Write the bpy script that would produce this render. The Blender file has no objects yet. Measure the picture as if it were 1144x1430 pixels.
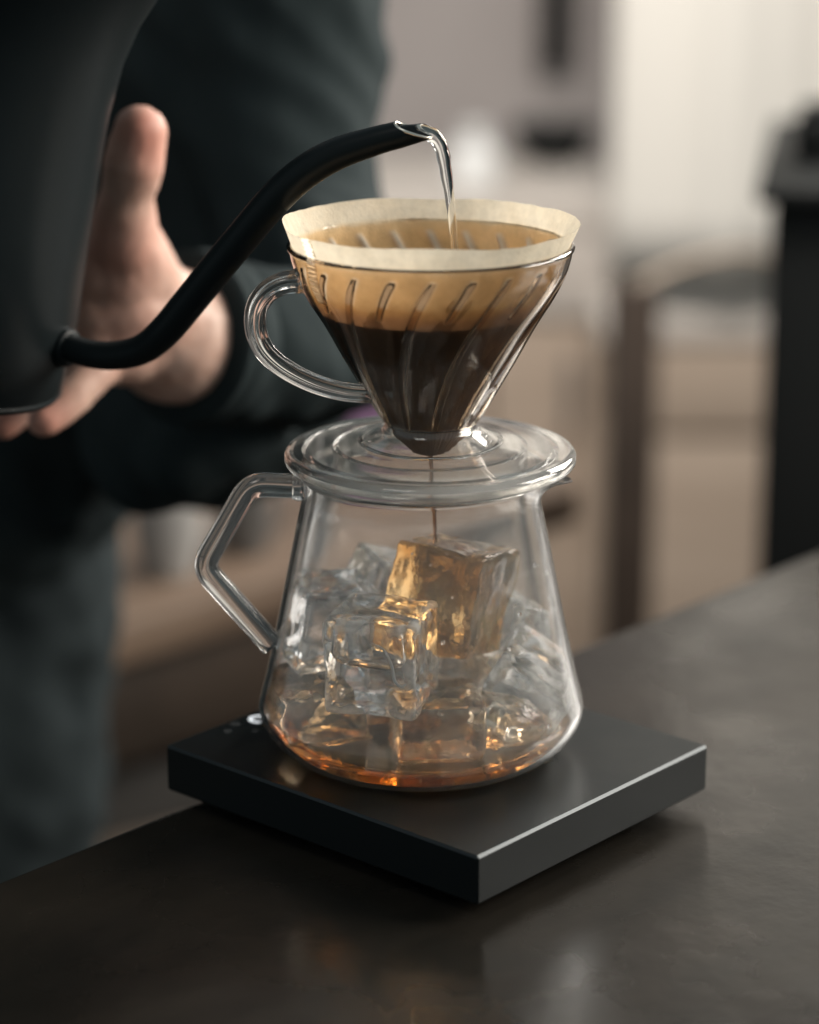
import bpy, bmesh, math, random
import numpy as np
from mathutils import Vector, Matrix, noise

random.seed(7)
R = math.radians
sc = bpy.context.scene
COL = sc.collection

# ------------------------------------------------------------------ camera
IW, IH, FPX = 1144.0, 1430.0, 3600.0          # photograph size, focal length in its pixels
PITCH, DIST, Z0 = R(16.8), 1.03, 0.1265
FWD = Vector((0, math.cos(PITCH), -math.sin(PITCH)))
UPV = Vector((0, math.sin(PITCH), math.cos(PITCH)))
CAM = Vector((0, 0, Z0)) - FWD * DIST
cd = bpy.data.cameras.new('camera')
cam = bpy.data.objects.new('camera', cd)
COL.objects.link(cam)
cam.location = CAM
cam.rotation_euler = (math.pi / 2 - PITCH, 0, 0)
cd.sensor_fit = 'VERTICAL'
cd.sensor_height = 36
cd.lens = FPX * 36 / IH
cd.clip_start = 0.02
cd.clip_end = 60
cd.dof.use_dof = True
cd.dof.focus_distance = 1.00
cd.dof.aperture_fstop = 3.5
cd.dof.aperture_blades = 9
sc.camera = cam

# ------------------------------------------------------------------ render
sc.view_settings.view_transform = 'Standard'
sc.view_settings.look = 'None'
sc.view_settings.gamma = 1
sc.view_settings.exposure = 0.0
sc.cycles.max_bounces = 28
sc.cycles.transmission_bounces = 28
sc.cycles.glossy_bounces = 8
sc.cycles.diffuse_bounces = 4
sc.cycles.transparent_max_bounces = 16
sc.cycles.caustics_refractive = True
sc.cycles.caustics_reflective = True
sc.cycles.sample_clamp_indirect = 6.0
sc.cycles.use_denoising = True

# ------------------------------------------------------------------ world + lamps (an interior lit by a window on the right)
w = bpy.data.worlds.new('World')
sc.world = w
w.use_nodes = True
bg = w.node_tree.nodes['Background']
bg.inputs[0].default_value = (0.78, 0.95, 1.0, 1)
bg.inputs[1].default_value = 0.34


def area(name, loc, target, sx, sy, power, color, spread=180):
    l = bpy.data.lights.new(name, 'AREA')
    l.shape = 'RECTANGLE'
    l.size, l.size_y = sx, sy
    l.energy = power
    l.color = color
    l.spread = R(spread)
    o = bpy.data.objects.new(name, l)
    COL.objects.link(o)
    o.location = loc
    d = Vector(target) - Vector(loc)
    o.rotation_euler = d.to_track_quat('-Z', 'Y').to_euler()
    return o


area('window_light', (1.75, 0.25, 0.90), (0.0, 0.0, 0.15), 1.1, 1.0, 29, (1.0, 0.93, 0.83), 110)
area('back_window_light', (1.45, 1.75, 1.15), (0.0, 0.0, 0.15), 1.0, 1.0, 31, (1.0, 0.95, 0.88), 110)
area('room_light', (-0.1, 0.40, 1.9), (0.10, 2.9, -0.1), 1.0, 0.5, 31, (1.0, 0.93, 0.87), 90)
area('front_fill_light', (-0.45, -0.7, 1.35), (0.0, 0.0, 0.1), 0.5, 0.4, 2.6, (1.0, 0.95, 0.88))  # unseen fill added above the front to brighten the ice and glass


# ------------------------------------------------------------------ helpers
def ray(x, y):
    return FWD + Vector((1, 0, 0)) * ((x - IW / 2) / FPX) - UPV * ((y - IH / 2) / FPX)


def P(x, y, Y=0.0):
    d = ray(x, y)
    return CAM + d * ((Y - CAM.y) / d.y)


def PZ(x, y, z):
    d = ray(x, y)
    return CAM + d * ((z - CAM.z) / d.z)


def tag(o, label=None, cat=None, group=None, kind=None):
    if label: o['label'] = label
    if cat: o['category'] = cat
    if group: o['group'] = group
    if kind: o['kind'] = kind
    return o


def thing(name, loc, label, cat, group=None, rz=0):
    o = bpy.data.objects.new(name, None)
    COL.objects.link(o)
    o.location = loc
    o.rotation_euler.z = rz
    o.empty_display_size = 0.02
    tag(o, label, cat, group)
    return o


def mesh_obj(name, verts, faces, m, parent=None, smooth=True, sharp=40):
    """verts are in world space when no parent, and also when a parent is given (the parent's place is taken off)."""
    me = bpy.data.meshes.new(name)
    if parent is not None:
        inv = world_of(parent).inverted()
        verts = [inv @ Vector(v) for v in verts]
    me.from_pydata([tuple(v) for v in verts], [], faces)
    bm = bmesh.new()
    bm.from_mesh(me)
    bmesh.ops.recalc_face_normals(bm, faces=bm.faces)
    bm.to_mesh(me)
    bm.free()
    if smooth:
        me.polygons.foreach_set('use_smooth', [True] * len(me.polygons))
        if sharp: me.set_sharp_from_angle(angle=R(sharp))
    me.materials.append(m)
    o = bpy.data.objects.new(name, me)
    COL.objects.link(o)
    if parent is not None: o.parent = parent
    return o


def world_of(o):
    mw = Matrix.Translation(o.location) @ o.rotation_euler.to_matrix().to_4x4()
    return (world_of(o.parent) @ mw) if o.parent else mw


def chaikin(pts, n=2):
    for _ in range(n):
        q = [pts[0]]
        for a, b in zip(pts, pts[1:]):
            q.append(tuple(0.75 * i + 0.25 * j for i, j in zip(a, b)))
            q.append(tuple(0.25 * i + 0.75 * j for i, j in zip(a, b)))
        q.append(pts[-1])
        pts = q
    return pts


def catmull(pts, n=8):
    pts = [np.array(p, float) for p in pts]
    e = [2 * pts[0] - pts[1]] + pts + [2 * pts[-1] - pts[-2]]
    out = []
    for i in range(1, len(e) - 2):
        p0, p1, p2, p3 = e[i - 1:i + 3]
        for k in range(n):
            t = k / n
            out.append(0.5 * (2 * p1 + (p2 - p0) * t + (2 * p0 - 5 * p1 + 4 * p2 - p3) * t * t + (3 * p1 - p0 - 3 * p2 + p3) * t ** 3))
    out.append(pts[-1])
    return out


def lathe(prof, c=(0, 0), n=96, warp=None, closed=False):
    """prof: (r, z); r == 0 ends at the axis. closed: join last ring to the first."""
    V, F, rings = [], [], []
    for r, z in prof:
        if r < 1e-7:
            rings.append([len(V)])
            V.append((c[0], c[1], z))
        else:
            ids = []
            for k in range(n):
                a = 2 * math.pi * k / n
                rr, zz = warp(r, z, a) if warp else (r, z)
                ids.append(len(V))
                V.append((c[0] + rr * math.cos(a), c[1] + rr * math.sin(a), zz))
            rings.append(ids)
    pairs = list(zip(rings, rings[1:]))
    if closed: pairs.append((rings[-1], rings[0]))
    for A, B in pairs:
        if len(A) == 1 and len(B) == 1: continue
        for k in range(n):
            k2 = (k + 1) % n
            if len(A) == 1: F.append((A[0], B[k2], B[k]))
            elif len(B) == 1: F.append((A[k], A[k2], B[0]))
            else: F.append((A[k], A[k2], B[k2], B[k]))
    return V, F


def sweep(path, prof, up=(0, 1, 0), caps=True):
    """prof(i, t) -> list of (u, v) in the frame (side, up)."""
    path = [Vector(p) for p in path]
    n = len(path)
    V, F = [], []
    m = None
    upv = Vector(up)
    for i, p in enumerate(path):
        t = (path[min(i + 1, n - 1)] - path[max(i - 1, 0)]).normalized()
        s = t.cross(upv).normalized()
        b = s.cross(t).normalized()
        q = prof(i, i / (n - 1))
        m = len(q)
        for u, v in q: V.append(p + s * u + b * v)
    for i in range(n - 1):
        for k in range(m):
            k2 = (k + 1) % m
            F.append((i * m + k, i * m + k2, (i + 1) * m + k2, (i + 1) * m + k))
    if caps:
        F.append(tuple(range(m - 1, -1, -1)))
        F.append(tuple((n - 1) * m + k for k in range(m)))
    return V, F


def circ(r, m=20, ry=None):
    ry = ry or r
    return [(r * math.cos(2 * math.pi * k / m), ry * math.sin(2 * math.pi * k / m)) for k in range(m)]


def box_bm(sx, sy, sz, bev=0.0, seg=2):
    bm = bmesh.new()
    bmesh.ops.create_cube(bm, size=1)
    bmesh.ops.scale(bm, vec=(sx, sy, sz), verts=bm.verts)
    if bev:
        bmesh.ops.bevel(bm, geom=bm.edges[:], offset=bev, segments=seg, affect='EDGES', profile=0.5)
    return bm


def box(name, center, size, m, parent=None, rz=0, bev=0.003, seg=2):
    """an upright box at a world place, turned rz about z"""
    bm = box_bm(*size, bev, seg)
    mw = Matrix.Translation(Vector(center)) @ Matrix.Rotation(rz, 4, 'Z')
    V = [mw @ v.co for v in bm.verts]
    bm.verts.index_update()
    F = [tuple(v.index for v in f.verts) for f in bm.faces]
    bm.free()
    return mesh_obj(name, V, F, m, parent, smooth=True, sharp=30)


def joined(parts):
    V, F = [], []
    for v, f in parts:
        o = len(V)
        V += list(v)
        F += [tuple(i + o for i in q) for q in f]
    return V, F


def remeshed(name, V, F, m, voxel, parent=None, smooth=4, disp=None):
    """one continuous surface from overlapping shapes"""
    tmp = mesh_obj('tmp', V, F, m)
    mod = tmp.modifiers.new('r', 'REMESH')
    mod.mode = 'VOXEL'
    mod.voxel_size = voxel
    mod2 = tmp.modifiers.new('s', 'SMOOTH')
    mod2.factor = 0.5
    mod2.iterations = smooth
    dg = bpy.context.evaluated_depsgraph_get()
    me = bpy.data.meshes.new_from_object(tmp.evaluated_get(dg))
    bpy.data.objects.remove(tmp)
    me.name = name
    if disp:
        co = [v.co.copy() for v in me.vertices]
        no = [v.normal.copy() for v in me.vertices]
        for v, c, q in zip(me.vertices, co, no): v.co = c + q * disp(c)
    me.polygons.foreach_set('use_smooth', [True] * len(me.polygons))
    me.materials.clear()
    me.materials.append(m)
    o = bpy.data.objects.new(name, me)
    if parent is not None:
        me.transform(world_of(parent).inverted())
        o.parent = parent
    COL.objects.link(o)
    return o


def capsule(a, b, ra, rb, n=16, flat=None):
    """tapered capsule between two points"""
    a, b = Vector(a), Vector(b)
    t = (b - a)
    L = t.length
    t = t.normalized()
    s = t.orthogonal().normalized()
    u = t.cross(s)
    V, F = [], []
    rows = []
    for k in range(1, 6):
        q = math.pi / 2 * k / 5
        rows.append((-ra * math.cos(q), ra * math.sin(q)))
    for k in range(0, 5):
        q = math.pi / 2 * k / 5
        rows.append((L + rb * math.sin(q), rb * math.cos(q)))
    V.append(a - t * ra)
    for d, r in rows:
        for k in range(n):
            g = 2 * math.pi * k / n
            V.append(a + t * d + (s * math.cos(g) + u * math.sin(g)) * r)
    V.append(b + t * rb)
    for k in range(n): F.append((0, 1 + (k + 1) % n, 1 + k))
    for i in range(len(rows) - 1):
        for k in range(n):
            k2 = (k + 1) % n
            F.append((1 + i * n + k, 1 + i * n + k2, 1 + (i + 1) * n + k2, 1 + (i + 1) * n + k))
    e = len(V) - 1
    for k in range(n): F.append((e, 1 + (len(rows) - 1) * n + k, 1 + (len(rows) - 1) * n + (k + 1) % n))
    return V, F


def chain(pts, n=16):
    """pts: (Vector, radius) ..."""
    return [capsule(a, b, ra, rb, n) for (a, ra), (b, rb) in zip(pts, pts[1:])]


# ------------------------------------------------------------------ materials
def mat(name, color, rough=0.5, metal=0.0, spec=0.5, trans=0.0, ior=1.45, coat=0.0, sheen=0.0):
    m = bpy.data.materials.new(name)
    m.use_nodes = True
    b = m.node_tree.nodes['Principled BSDF']
    b.inputs['Base Color'].default_value = (*color, 1)
    b.inputs['Roughness'].default_value = rough
    b.inputs['Metallic'].default_value = metal
    b.inputs['Specular IOR Level'].default_value = spec
    b.inputs['Transmission Weight'].default_value = trans
    b.inputs['IOR'].default_value = ior
    b.inputs['Coat Weight'].default_value = coat
    b.inputs['Sheen Weight'].default_value = sheen
    return m


def nd(m, t, **kw):
    n = m.node_tree.nodes.new(t)
    for k, v in kw.items():
        if k in n.inputs: n.inputs[k].default_value = v
        else: setattr(n, k, v)
    return n


def lk(m, a, b): m.node_tree.links.new(a, b)


def bsdf(m): return m.node_tree.nodes['Principled BSDF']


def add_noise_color(m, c1, c2, scale=5, detail=6, lo=0.35, hi=0.65, vec=None, stretch=None):
    tc = nd(m, 'ShaderNodeTexCoord')
    n = nd(m, 'ShaderNodeTexNoise', Scale=scale, Detail=detail, Roughness=0.6)
    src = tc.outputs['Object']
    if stretch:
        mp = nd(m, 'ShaderNodeMapping')
        mp.inputs['Scale'].default_value = stretch
        lk(m, src, mp.inputs['Vector'])
        src = mp.outputs[0]
    lk(m, src, n.inputs['Vector'])
    r = nd(m, 'ShaderNodeValToRGB')
    r.color_ramp.elements[0].position = lo
    r.color_ramp.elements[0].color = (*c1, 1)
    r.color_ramp.elements[1].position = hi
    r.color_ramp.elements[1].color = (*c2, 1)
    lk(m, n.outputs['Fac'], r.inputs[0])
    lk(m, r.outputs[0], bsdf(m).inputs['Base Color'])
    return n, r, src


def add_bump(m, scale, strength, dist=0.001, detail=4, stretch=None):
    tc = nd(m, 'ShaderNodeTexCoord')
    src = tc.outputs['Object']
    if stretch:
        mp = nd(m, 'ShaderNodeMapping')
        mp.inputs['Scale'].default_value = stretch
        lk(m, src, mp.inputs['Vector'])
        src = mp.outputs[0]
    n = nd(m, 'ShaderNodeTexNoise', Scale=scale, Detail=detail)
    lk(m, src, n.inputs['Vector'])
    b = nd(m, 'ShaderNodeBump', Strength=strength, Distance=dist)
    lk(m, n.outputs['Fac'], b.inputs['Height'])
    lk(m, b.outputs[0], bsdf(m).inputs['Normal'])
    return n, b


def rough_noise(m, scale, lo, hi, detail=5, stretch=None):
    tc = nd(m, 'ShaderNodeTexCoord')
    src = tc.outputs['Object']
    if stretch:
        mp = nd(m, 'ShaderNodeMapping')
        mp.inputs['Scale'].default_value = stretch
        lk(m, src, mp.inputs['Vector'])
        src = mp.outputs[0]
    n = nd(m, 'ShaderNodeTexNoise', Scale=scale, Detail=detail)
    lk(m, src, n.inputs['Vector'])
    r = nd(m, 'ShaderNodeMapRange')
    r.inputs['From Min'].default_value = 0.35
    r.inputs['From Max'].default_value = 0.65
    r.inputs['To Min'].default_value = lo
    r.inputs['To Max'].default_value = hi
    lk(m, n.outputs['Fac'], r.inputs['Value'])
    lk(m, r.outputs[0], bsdf(m).inputs['Roughness'])


def absorb(m, T, thick):
    """volume absorption that lets T (rgb) through per `thick` metres"""
    s = [-math.log(t) / thick for t in T]
    d = max(s) * 1.05
    v = nd(m, 'ShaderNodeVolumeAbsorption')
    v.inputs['Color'].default_value = (*[1 - x / d for x in s], 1)
    v.inputs['Density'].default_value = d
    lk(m, v.outputs[0], m.node_tree.nodes['Material Output'].inputs['Volume'])


M_glass = mat('clear_glass', (1, 1, 1), 0.0, trans=1, ior=1.47)
M_dripper = mat('smoky_plastic', (0.80, 0.71, 0.61), 0.02, trans=1, ior=1.49)
M_rib = mat('smoky_rib_plastic', (0.72, 0.62, 0.52), 0.02, trans=1, ior=1.49)
M_clear = mat('clear_plastic', (0.95, 0.94, 0.92), 0.035, trans=1, ior=1.49)
add_bump(M_clear, 60, 0.06, 0.0006)



def haze(m, amount, lo=0.35, hi=0.7, scale=14, color=(0.8, 0.79, 0.76)):
    """a thin film of condensation and wear: a little diffuse scatter in soft patches"""
    out = m.node_tree.nodes['Material Output']
    tc = nd(m, 'ShaderNodeTexCoord')
    n = nd(m, 'ShaderNodeTexNoise', Scale=scale, Detail=5)
    lk(m, tc.outputs['Object'], n.inputs['Vector'])
    r = nd(m, 'ShaderNodeMapRange')
    r.inputs['From Min'].default_value = lo
    r.inputs['From Max'].default_value = hi
    r.inputs['To Min'].default_value = amount * 0.15
    r.inputs['To Max'].default_value = amount
    lk(m, n.outputs['Fac'], r.inputs['Value'])
    d = nd(m, 'ShaderNodeBsdfTranslucent', Color=(*color, 1))
    d2 = nd(m, 'ShaderNodeBsdfDiffuse', Color=(*color, 1))
    a = nd(m, 'ShaderNodeMixShader', Fac=0.5)
    lk(m, d.outputs[0], a.inputs[1])
    lk(m, d2.outputs[0], a.inputs[2])
    x = nd(m, 'ShaderNodeMixShader')
    lk(m, r.outputs[0], x.inputs[0])
    lk(m, bsdf(m).outputs[0], x.inputs[1])
    lk(m, a.outputs[0], x.inputs[2])
    lk(m, x.outputs[0], out.inputs['Surface'])


def frost(m, amount, color):
    """whitish rime on the worn edges of the ice, broken up by noise"""
    out = m.node_tree.nodes['Material Output']
    at = nd(m, 'ShaderNodeAttribute', attribute_name='edge')
    tc = nd(m, 'ShaderNodeTexCoord')
    n = nd(m, 'ShaderNodeTexNoise', Scale=120, Detail=5)
    lk(m, tc.outputs['Object'], n.inputs['Vector'])
    r = nd(m, 'ShaderNodeMapRange')
    r.inputs['From Min'].default_value = 0.42
    r.inputs['From Max'].default_value = 0.66
    lk(m, n.outputs['Fac'], r.inputs['Value'])
    mu = nd(m, 'ShaderNodeMath', operation='MULTIPLY')
    lk(m, at.outputs['Fac'], mu.inputs[0])
    lk(m, r.outputs[0], mu.inputs[1])
    m2 = nd(m, 'ShaderNodeMath', operation='MULTIPLY')
    m2.inputs[1].default_value = amount
    lk(m, mu.outputs[0], m2.inputs[0])
    d = nd(m, 'ShaderNodeBsdfTranslucent', Color=(*color, 1))
    d2 = nd(m, 'ShaderNodeBsdfDiffuse', Color=(*color, 1))
    a = nd(m, 'ShaderNodeMixShader', Fac=0.5)
    lk(m, d.outputs[0], a.inputs[1])
    lk(m, d2.outputs[0], a.inputs[2])
    x = nd(m, 'ShaderNodeMixShader')
    lk(m, m2.outputs[0], x.inputs[0])
    lk(m, bsdf(m).outputs[0], x.inputs[1])
    lk(m, a.outputs[0], x.inputs[2])
    lk(m, x.outputs[0], out.inputs['Surface'])


haze(M_clear, 0.09)
haze(M_glass, 0.085)
M_foot = mat('clear_foot_plastic', (0.95, 0.94, 0.92), 0.03, trans=1, ior=1.49)
add_bump(M_foot, 140, 0.15, 0.0006)
haze(M_foot, 0.03)
M_ice = mat('clear_ice', (1, 1, 1), 0.015, trans=1, ior=1.31)
add_bump(M_ice, 60, 0.30, 0.0022, detail=4)
frost(M_ice, 0.95, (0.90, 0.90, 0.88))


def amber_ice():
    m = mat('coffee_stained_ice', (1, 0.8, 0.5), 0.02, trans=1, ior=1.31)
    add_noise_color(m, (0.97, 0.86, 0.66), (0.66, 0.38, 0.13), 60, 5, 0.38, 0.58)
    add_bump(m, 85, 0.7, 0.0024, detail=4)
    frost(m, 0.25, (0.85, 0.60, 0.30))
    absorb(m, (0.90, 0.76, 0.55), 0.030)
    return m


M_ice_amber = amber_ice()
M_ice_tint = mat('tinted_ice', (1, 0.95, 0.88), 0.02, trans=1, ior=1.31)
add_noise_color(M_ice_tint, (1.0, 0.95, 0.88), (0.80, 0.52, 0.26), 45, 4, 0.42, 0.64)
add_bump(M_ice_tint, 75, 0.6, 0.0022, detail=4)
frost(M_ice_tint, 0.4, (0.85, 0.76, 0.62))

M_air = mat('added_air', (1, 1, 1), 0.0, trans=1, ior=0.763)
M_coffee = mat('thin_coffee', (1, 1, 1), 0.0, trans=1, ior=1.335)
absorb(M_coffee, (0.945, 0.81, 0.62), 0.014)
M_drip = mat('dripping_coffee', (1, 1, 1), 0.0, trans=1, ior=1.335)
absorb(M_drip, (0.40, 0.16, 0.05), 0.002)
M_slurry = mat('brewing_coffee', (0.022, 0.011, 0.006), 0.12)
M_water = mat('water', (1, 1, 1), 0.0, trans=1, ior=1.333)

M_scale = mat('matte_black_scale', (0.0055, 0.0076, 0.0082), 0.33, spec=0.3)
rough_noise(M_scale, 14, 0.27, 0.40)
add_bump(M_scale, 1500, 0.05, 0.0003)
M_scale_side = mat('brushed_black_scale_side', (0.0065, 0.0080, 0.0085), 0.36, spec=0.12)
M_edge = mat('polished_bevel', (0.036, 0.039, 0.041), 0.36, metal=1)
M_rubber = mat('black_rubber', (0.008, 0.008, 0.008), 0.7)
M_led = mat('glowing_white', (0.8, 0.82, 0.84), 0.5)
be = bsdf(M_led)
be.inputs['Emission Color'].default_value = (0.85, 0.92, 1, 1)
be.inputs['Emission Strength'].default_value = 0.55  # the letter glows: emission added to its white
M_icon = mat('grey_touch_mark', (0.06, 0.063, 0.065), 0.5)

M_kettle = mat('matte_black_kettle', (0.0065, 0.0092, 0.0102), 0.38, spec=0.13)
add_bump(M_kettle, 2500, 0.06, 0.0003)
M_steel = mat('pale_steel_rim', (0.62, 0.58, 0.52), 0.25, metal=1)

M_skin = mat('skin', (0.60, 0.37, 0.285), 0.48, spec=0.35)
bsdf(M_skin).inputs['Subsurface Weight'].default_value = 0.06
bsdf(M_skin).inputs['Subsurface Radius'].default_value = (0.01, 0.004, 0.002)
add_noise_color(M_skin, (0.42, 0.255, 0.198), (0.52, 0.355, 0.290), 45, 4, 0.35, 0.65)
def blush(m):
    at = nd(m, 'ShaderNodeAttribute', attribute_name='blush')
    lnk = bsdf(m).inputs['Base Color'].links[0]
    src = lnk.from_socket
    mx = nd(m, 'ShaderNodeMix', data_type='RGBA')
    lk(m, at.outputs['Fac'], mx.inputs[0])
    lk(m, src, mx.inputs[6])
    mx.inputs[7].default_value = (0.46, 0.205, 0.155, 1)
    lk(m, mx.outputs[2], bsdf(m).inputs['Base Color'])


blush(M_skin)
rough_noise(M_skin, 60, 0.40, 0.58)
M_shirt = mat('dark_green_cotton', (0.0175, 0.0240, 0.0255), 0.9, spec=0.1)
add_bump(M_shirt, 900, 0.3, 0.0008)
M_jeans = mat('slate_denim', (0.026, 0.033, 0.036), 0.9, spec=0.2)
add_noise_color(M_jeans, (0.010, 0.0150, 0.0168), (0.018, 0.0245, 0.0268), 9, 4)

M_counter = mat('dark_worn_wood', (0.02, 0.018, 0.015), 0.34, spec=0.4)
n_, r_, s_ = add_noise_color(M_counter, (0.0085, 0.0078, 0.0066), (0.021, 0.0172, 0.0132), 7, 8, 0.35, 0.7, stretch=(1.0, 2.2, 1))
rough_noise(M_counter, 12, 0.20, 0.36, detail=9)
add_bump(M_counter, 55, 0.30, 0.0012, detail=10)

M_wall = mat('grey_plaster', (0.26, 0.235, 0.22), 0.9)
add_noise_color(M_wall, (0.235, 0.21, 0.198), (0.29, 0.262, 0.248), 3, 5)
M_floor = mat('brown_floorboards', (0.12, 0.09, 0.07), 0.6)
add_noise_color(M_floor, (0.10, 0.075, 0.055), (0.16, 0.12, 0.09), 4, 6, stretch=(1, 8, 1))
M_curtain = mat('cream_cloth', (0.62, 0.595, 0.545), 0.9)
M_side = mat('pale_laminate', (0.44, 0.40, 0.36), 0.6)
add_noise_color(M_side, (0.41, 0.37, 0.33), (0.47, 0.43, 0.39), 3, 3)
M_tan = mat('tan_wood', (0.34, 0.27, 0.21), 0.6)
add_noise_color(M_tan, (0.30, 0.235, 0.18), (0.38, 0.305, 0.24), 3, 6, stretch=(1, 1, 6))
M_brown = mat('brown_wood', (0.17, 0.115, 0.08), 0.5)
add_noise_color(M_brown, (0.095, 0.064, 0.046), (0.16, 0.112, 0.080), 5, 6, stretch=(1, 7, 1))
M_dkwood = mat('dark_wood', (0.05, 0.036, 0.028), 0.5)
add_noise_color(M_dkwood, (0.035, 0.026, 0.02), (0.065, 0.047, 0.036), 6, 5, stretch=(1, 7, 1))
M_metal = mat('grey_metal', (0.13, 0.125, 0.12), 0.5, metal=0.3)
M_black = mat('black_lacquer', (0.010, 0.0108, 0.0105), 0.6, spec=0.2)
M_white = mat('white_ceramic', (0.60, 0.60, 0.585), 0.5)
M_cup = mat('grey_ceramic', (0.32, 0.31, 0.30), 0.5)
M_purple = mat('purple_cloth', (0.075, 0.035, 0.075), 0.9)


def paper_mat(name='filter_paper', trans=0.42):
    m = bpy.data.materials.new(name)
    m.use_nodes = True
    nt = m.node_tree
    nt.nodes.remove(nt.nodes['Principled BSDF'])
    out = nt.nodes['Material Output']
    at = nd(m, 'ShaderNodeAttribute', attribute_name='wet')
    tc = nd(m, 'ShaderNodeTexCoord')
    no = nd(m, 'ShaderNodeTexNoise', Scale=75, Detail=6)
    lk(m, tc.outputs['Object'], no.inputs['Vector'])
    ad = nd(m, 'ShaderNodeMath', operation='MULTIPLY_ADD')
    ad.inputs[1].default_value = 0.24
    lk(m, no.outputs['Fac'], ad.inputs[0])
    lk(m, at.outputs['Fac'], ad.inputs[2])
    rp = nd(m, 'ShaderNodeValToRGB')
    E = rp.color_ramp.elements
    E[0].position, E[0].color = 0.10, (0.79, 0.70, 0.555, 1)
    E[1].position, E[1].color = 0.32, (0.78, 0.64, 0.45, 1)
    for p, c in ((0.40, (0.75, 0.54, 0.31)), (0.60, (0.67, 0.44, 0.22)), (0.69, (0.46, 0.26, 0.11)), (0.79, (0.33, 0.175, 0.085)), (0.90, (0.27, 0.145, 0.075)), (1.0, (0.20, 0.112, 0.062))):
        e = E.new(p)
        e.color = (*c, 1)
    lk(m, ad.outputs[0], rp.inputs[0])
    rib = nd(m, 'ShaderNodeAttribute', attribute_name='lit_tint')
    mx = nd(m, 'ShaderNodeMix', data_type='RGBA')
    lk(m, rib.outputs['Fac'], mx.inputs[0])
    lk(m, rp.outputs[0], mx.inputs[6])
    mx.inputs[7].default_value = (0.86, 0.80, 0.70, 1)  # paler tint that puts light through the paper into its colour
    d = nd(m, 'ShaderNodeBsdfDiffuse')
    t = nd(m, 'ShaderNodeBsdfTranslucent')
    mo = nd(m, 'ShaderNodeTexNoise', Scale=130, Detail=8, Roughness=0.7)
    lk(m, tc.outputs['Object'], mo.inputs['Vector'])
    mr = nd(m, 'ShaderNodeMapRange')
    mr.inputs['From Min'].default_value = 0.3
    mr.inputs['From Max'].default_value = 0.7
    mr.inputs['To Min'].default_value = 0.80
    mr.inputs['To Max'].default_value = 1.06
    lk(m, mo.outputs['Fac'], mr.inputs['Value'])
    mm = nd(m, 'ShaderNodeVectorMath', operation='SCALE')
    lk(m, mx.outputs[2], mm.inputs[0])
    lk(m, mr.outputs[0], mm.inputs['Scale'])
    lk(m, mm.outputs[0], d.inputs['Color'])
    lk(m, mm.outputs[0], t.inputs['Color'])
    s = nd(m, 'ShaderNodeMixShader')
    s.inputs[0].default_value = trans
    lk(m, d.outputs[0], s.inputs[1])
    lk(m, t.outputs[0], s.inputs[2])
    fn = nd(m, 'ShaderNodeTexNoise', Scale=900, Detail=3)
    lk(m, tc.outputs['Object'], fn.inputs['Vector'])
    bp = nd(m, 'ShaderNodeBump', Strength=0.6, Distance=0.0005)
    lk(m, fn.outputs['Fac'], bp.inputs['Height'])
    lk(m, bp.outputs[0], d.inputs['Normal'])
    lk(m, s.outputs[0], out.inputs['Surface'])
    return m


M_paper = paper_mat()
M_seam = paper_mat('crimped_paper', 0.72)

# ------------------------------------------------------------------ the room: floor, wall
ZF = -0.95
mesh_obj('floor', [(-6, -3, ZF), (6, -3, ZF), (6, 7, ZF), (-6, 7, ZF)], [(0, 1, 2, 3)], M_floor, smooth=False)['kind'] = 'structure'
WY = 3.1
o = box('wall', (0, WY + 0.06, 0.5), (9, 0.12, 2.9), M_wall, bev=0)
o['kind'] = 'structure'

# ------------------------------------------------------------------ the counter in front
a0, a1 = PZ(0, 1228, 0), PZ(1144, 768, 0)
ed = (a1 - a0)
ed.z = 0
ed.normalize()
er = Vector((ed.y, -ed.x, 0))                 # towards the barista's guest (right and near)
cm = (a0 + a1) / 2
CRZ = math.atan2(ed.y, ed.x)
ctr = thing('bar_counter', (cm.x, cm.y, ZF), 'dark worn wooden counter top that the scale and glass server stand on', 'counter', rz=CRZ)
mid = cm + er * 0.45
box('counter_top', (mid.x, mid.y, -0.02), (4.2, 0.90, 0.04), M_counter, ctr, rz=CRZ, bev=0.004, seg=3)
mid2 = cm + er * 0.45
box('counter_base', (mid2.x, mid2.y, (ZF - 0.04) / 2), (4.0, 0.78, -ZF - 0.044), M_dkwood, ctr, rz=CRZ, bev=0.004)

# ------------------------------------------------------------------ scale
ST = 0.0265
SA, SB, SC = PZ(231, 1040, ST), PZ(667, 1197, ST), PZ(995, 1042, ST)
u = (SB - SA)
LA = u.length
u.normalize()
v = Vector((-u.y, u.x, 0))
LB = (SC - SB).dot(v)
scn = SA + u * LA / 2 + v * LB / 2
SRZ = math.atan2(u.y, u.x)
scale = thing('kitchen_scale', (scn.x, scn.y, 0), 'flat square matte black coffee scale under the glass server', 'kitchen scale', rz=SRZ)
pf = box('platform', (scn.x, scn.y, 0.0165), (LA, LB, 0.0200), M_scale, scale, rz=SRZ, bev=0.0010, seg=1)
pf.data.materials.append(M_edge)
pf.data.materials.append(M_scale_side)
for p in pf.data.polygons:
    if 0.3 < p.normal.z < 0.95: p.material_index = 1
    elif p.normal.z < 0.3: p.material_index = 2
box('lower_shell', (scn.x, scn.y, 0.0045), (LA - 0.022, LB - 0.022, 0.0041), M_rubber, scale, rz=SRZ, bev=0.001)
for i in (-1, 1):
    for j in (-1, 1):
        c = scn + u * i * (LA / 2 - 0.028) + v * j * (LB / 2 - 0.028)
        V, F = lathe([(0, 0.0), (0.008, 0.0), (0.0085, 0.0026), (0, 0.0026)], (c.x, c.y), 20)
        mesh_obj('rubber_foot', V, F, M_rubber, scale)


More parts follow.
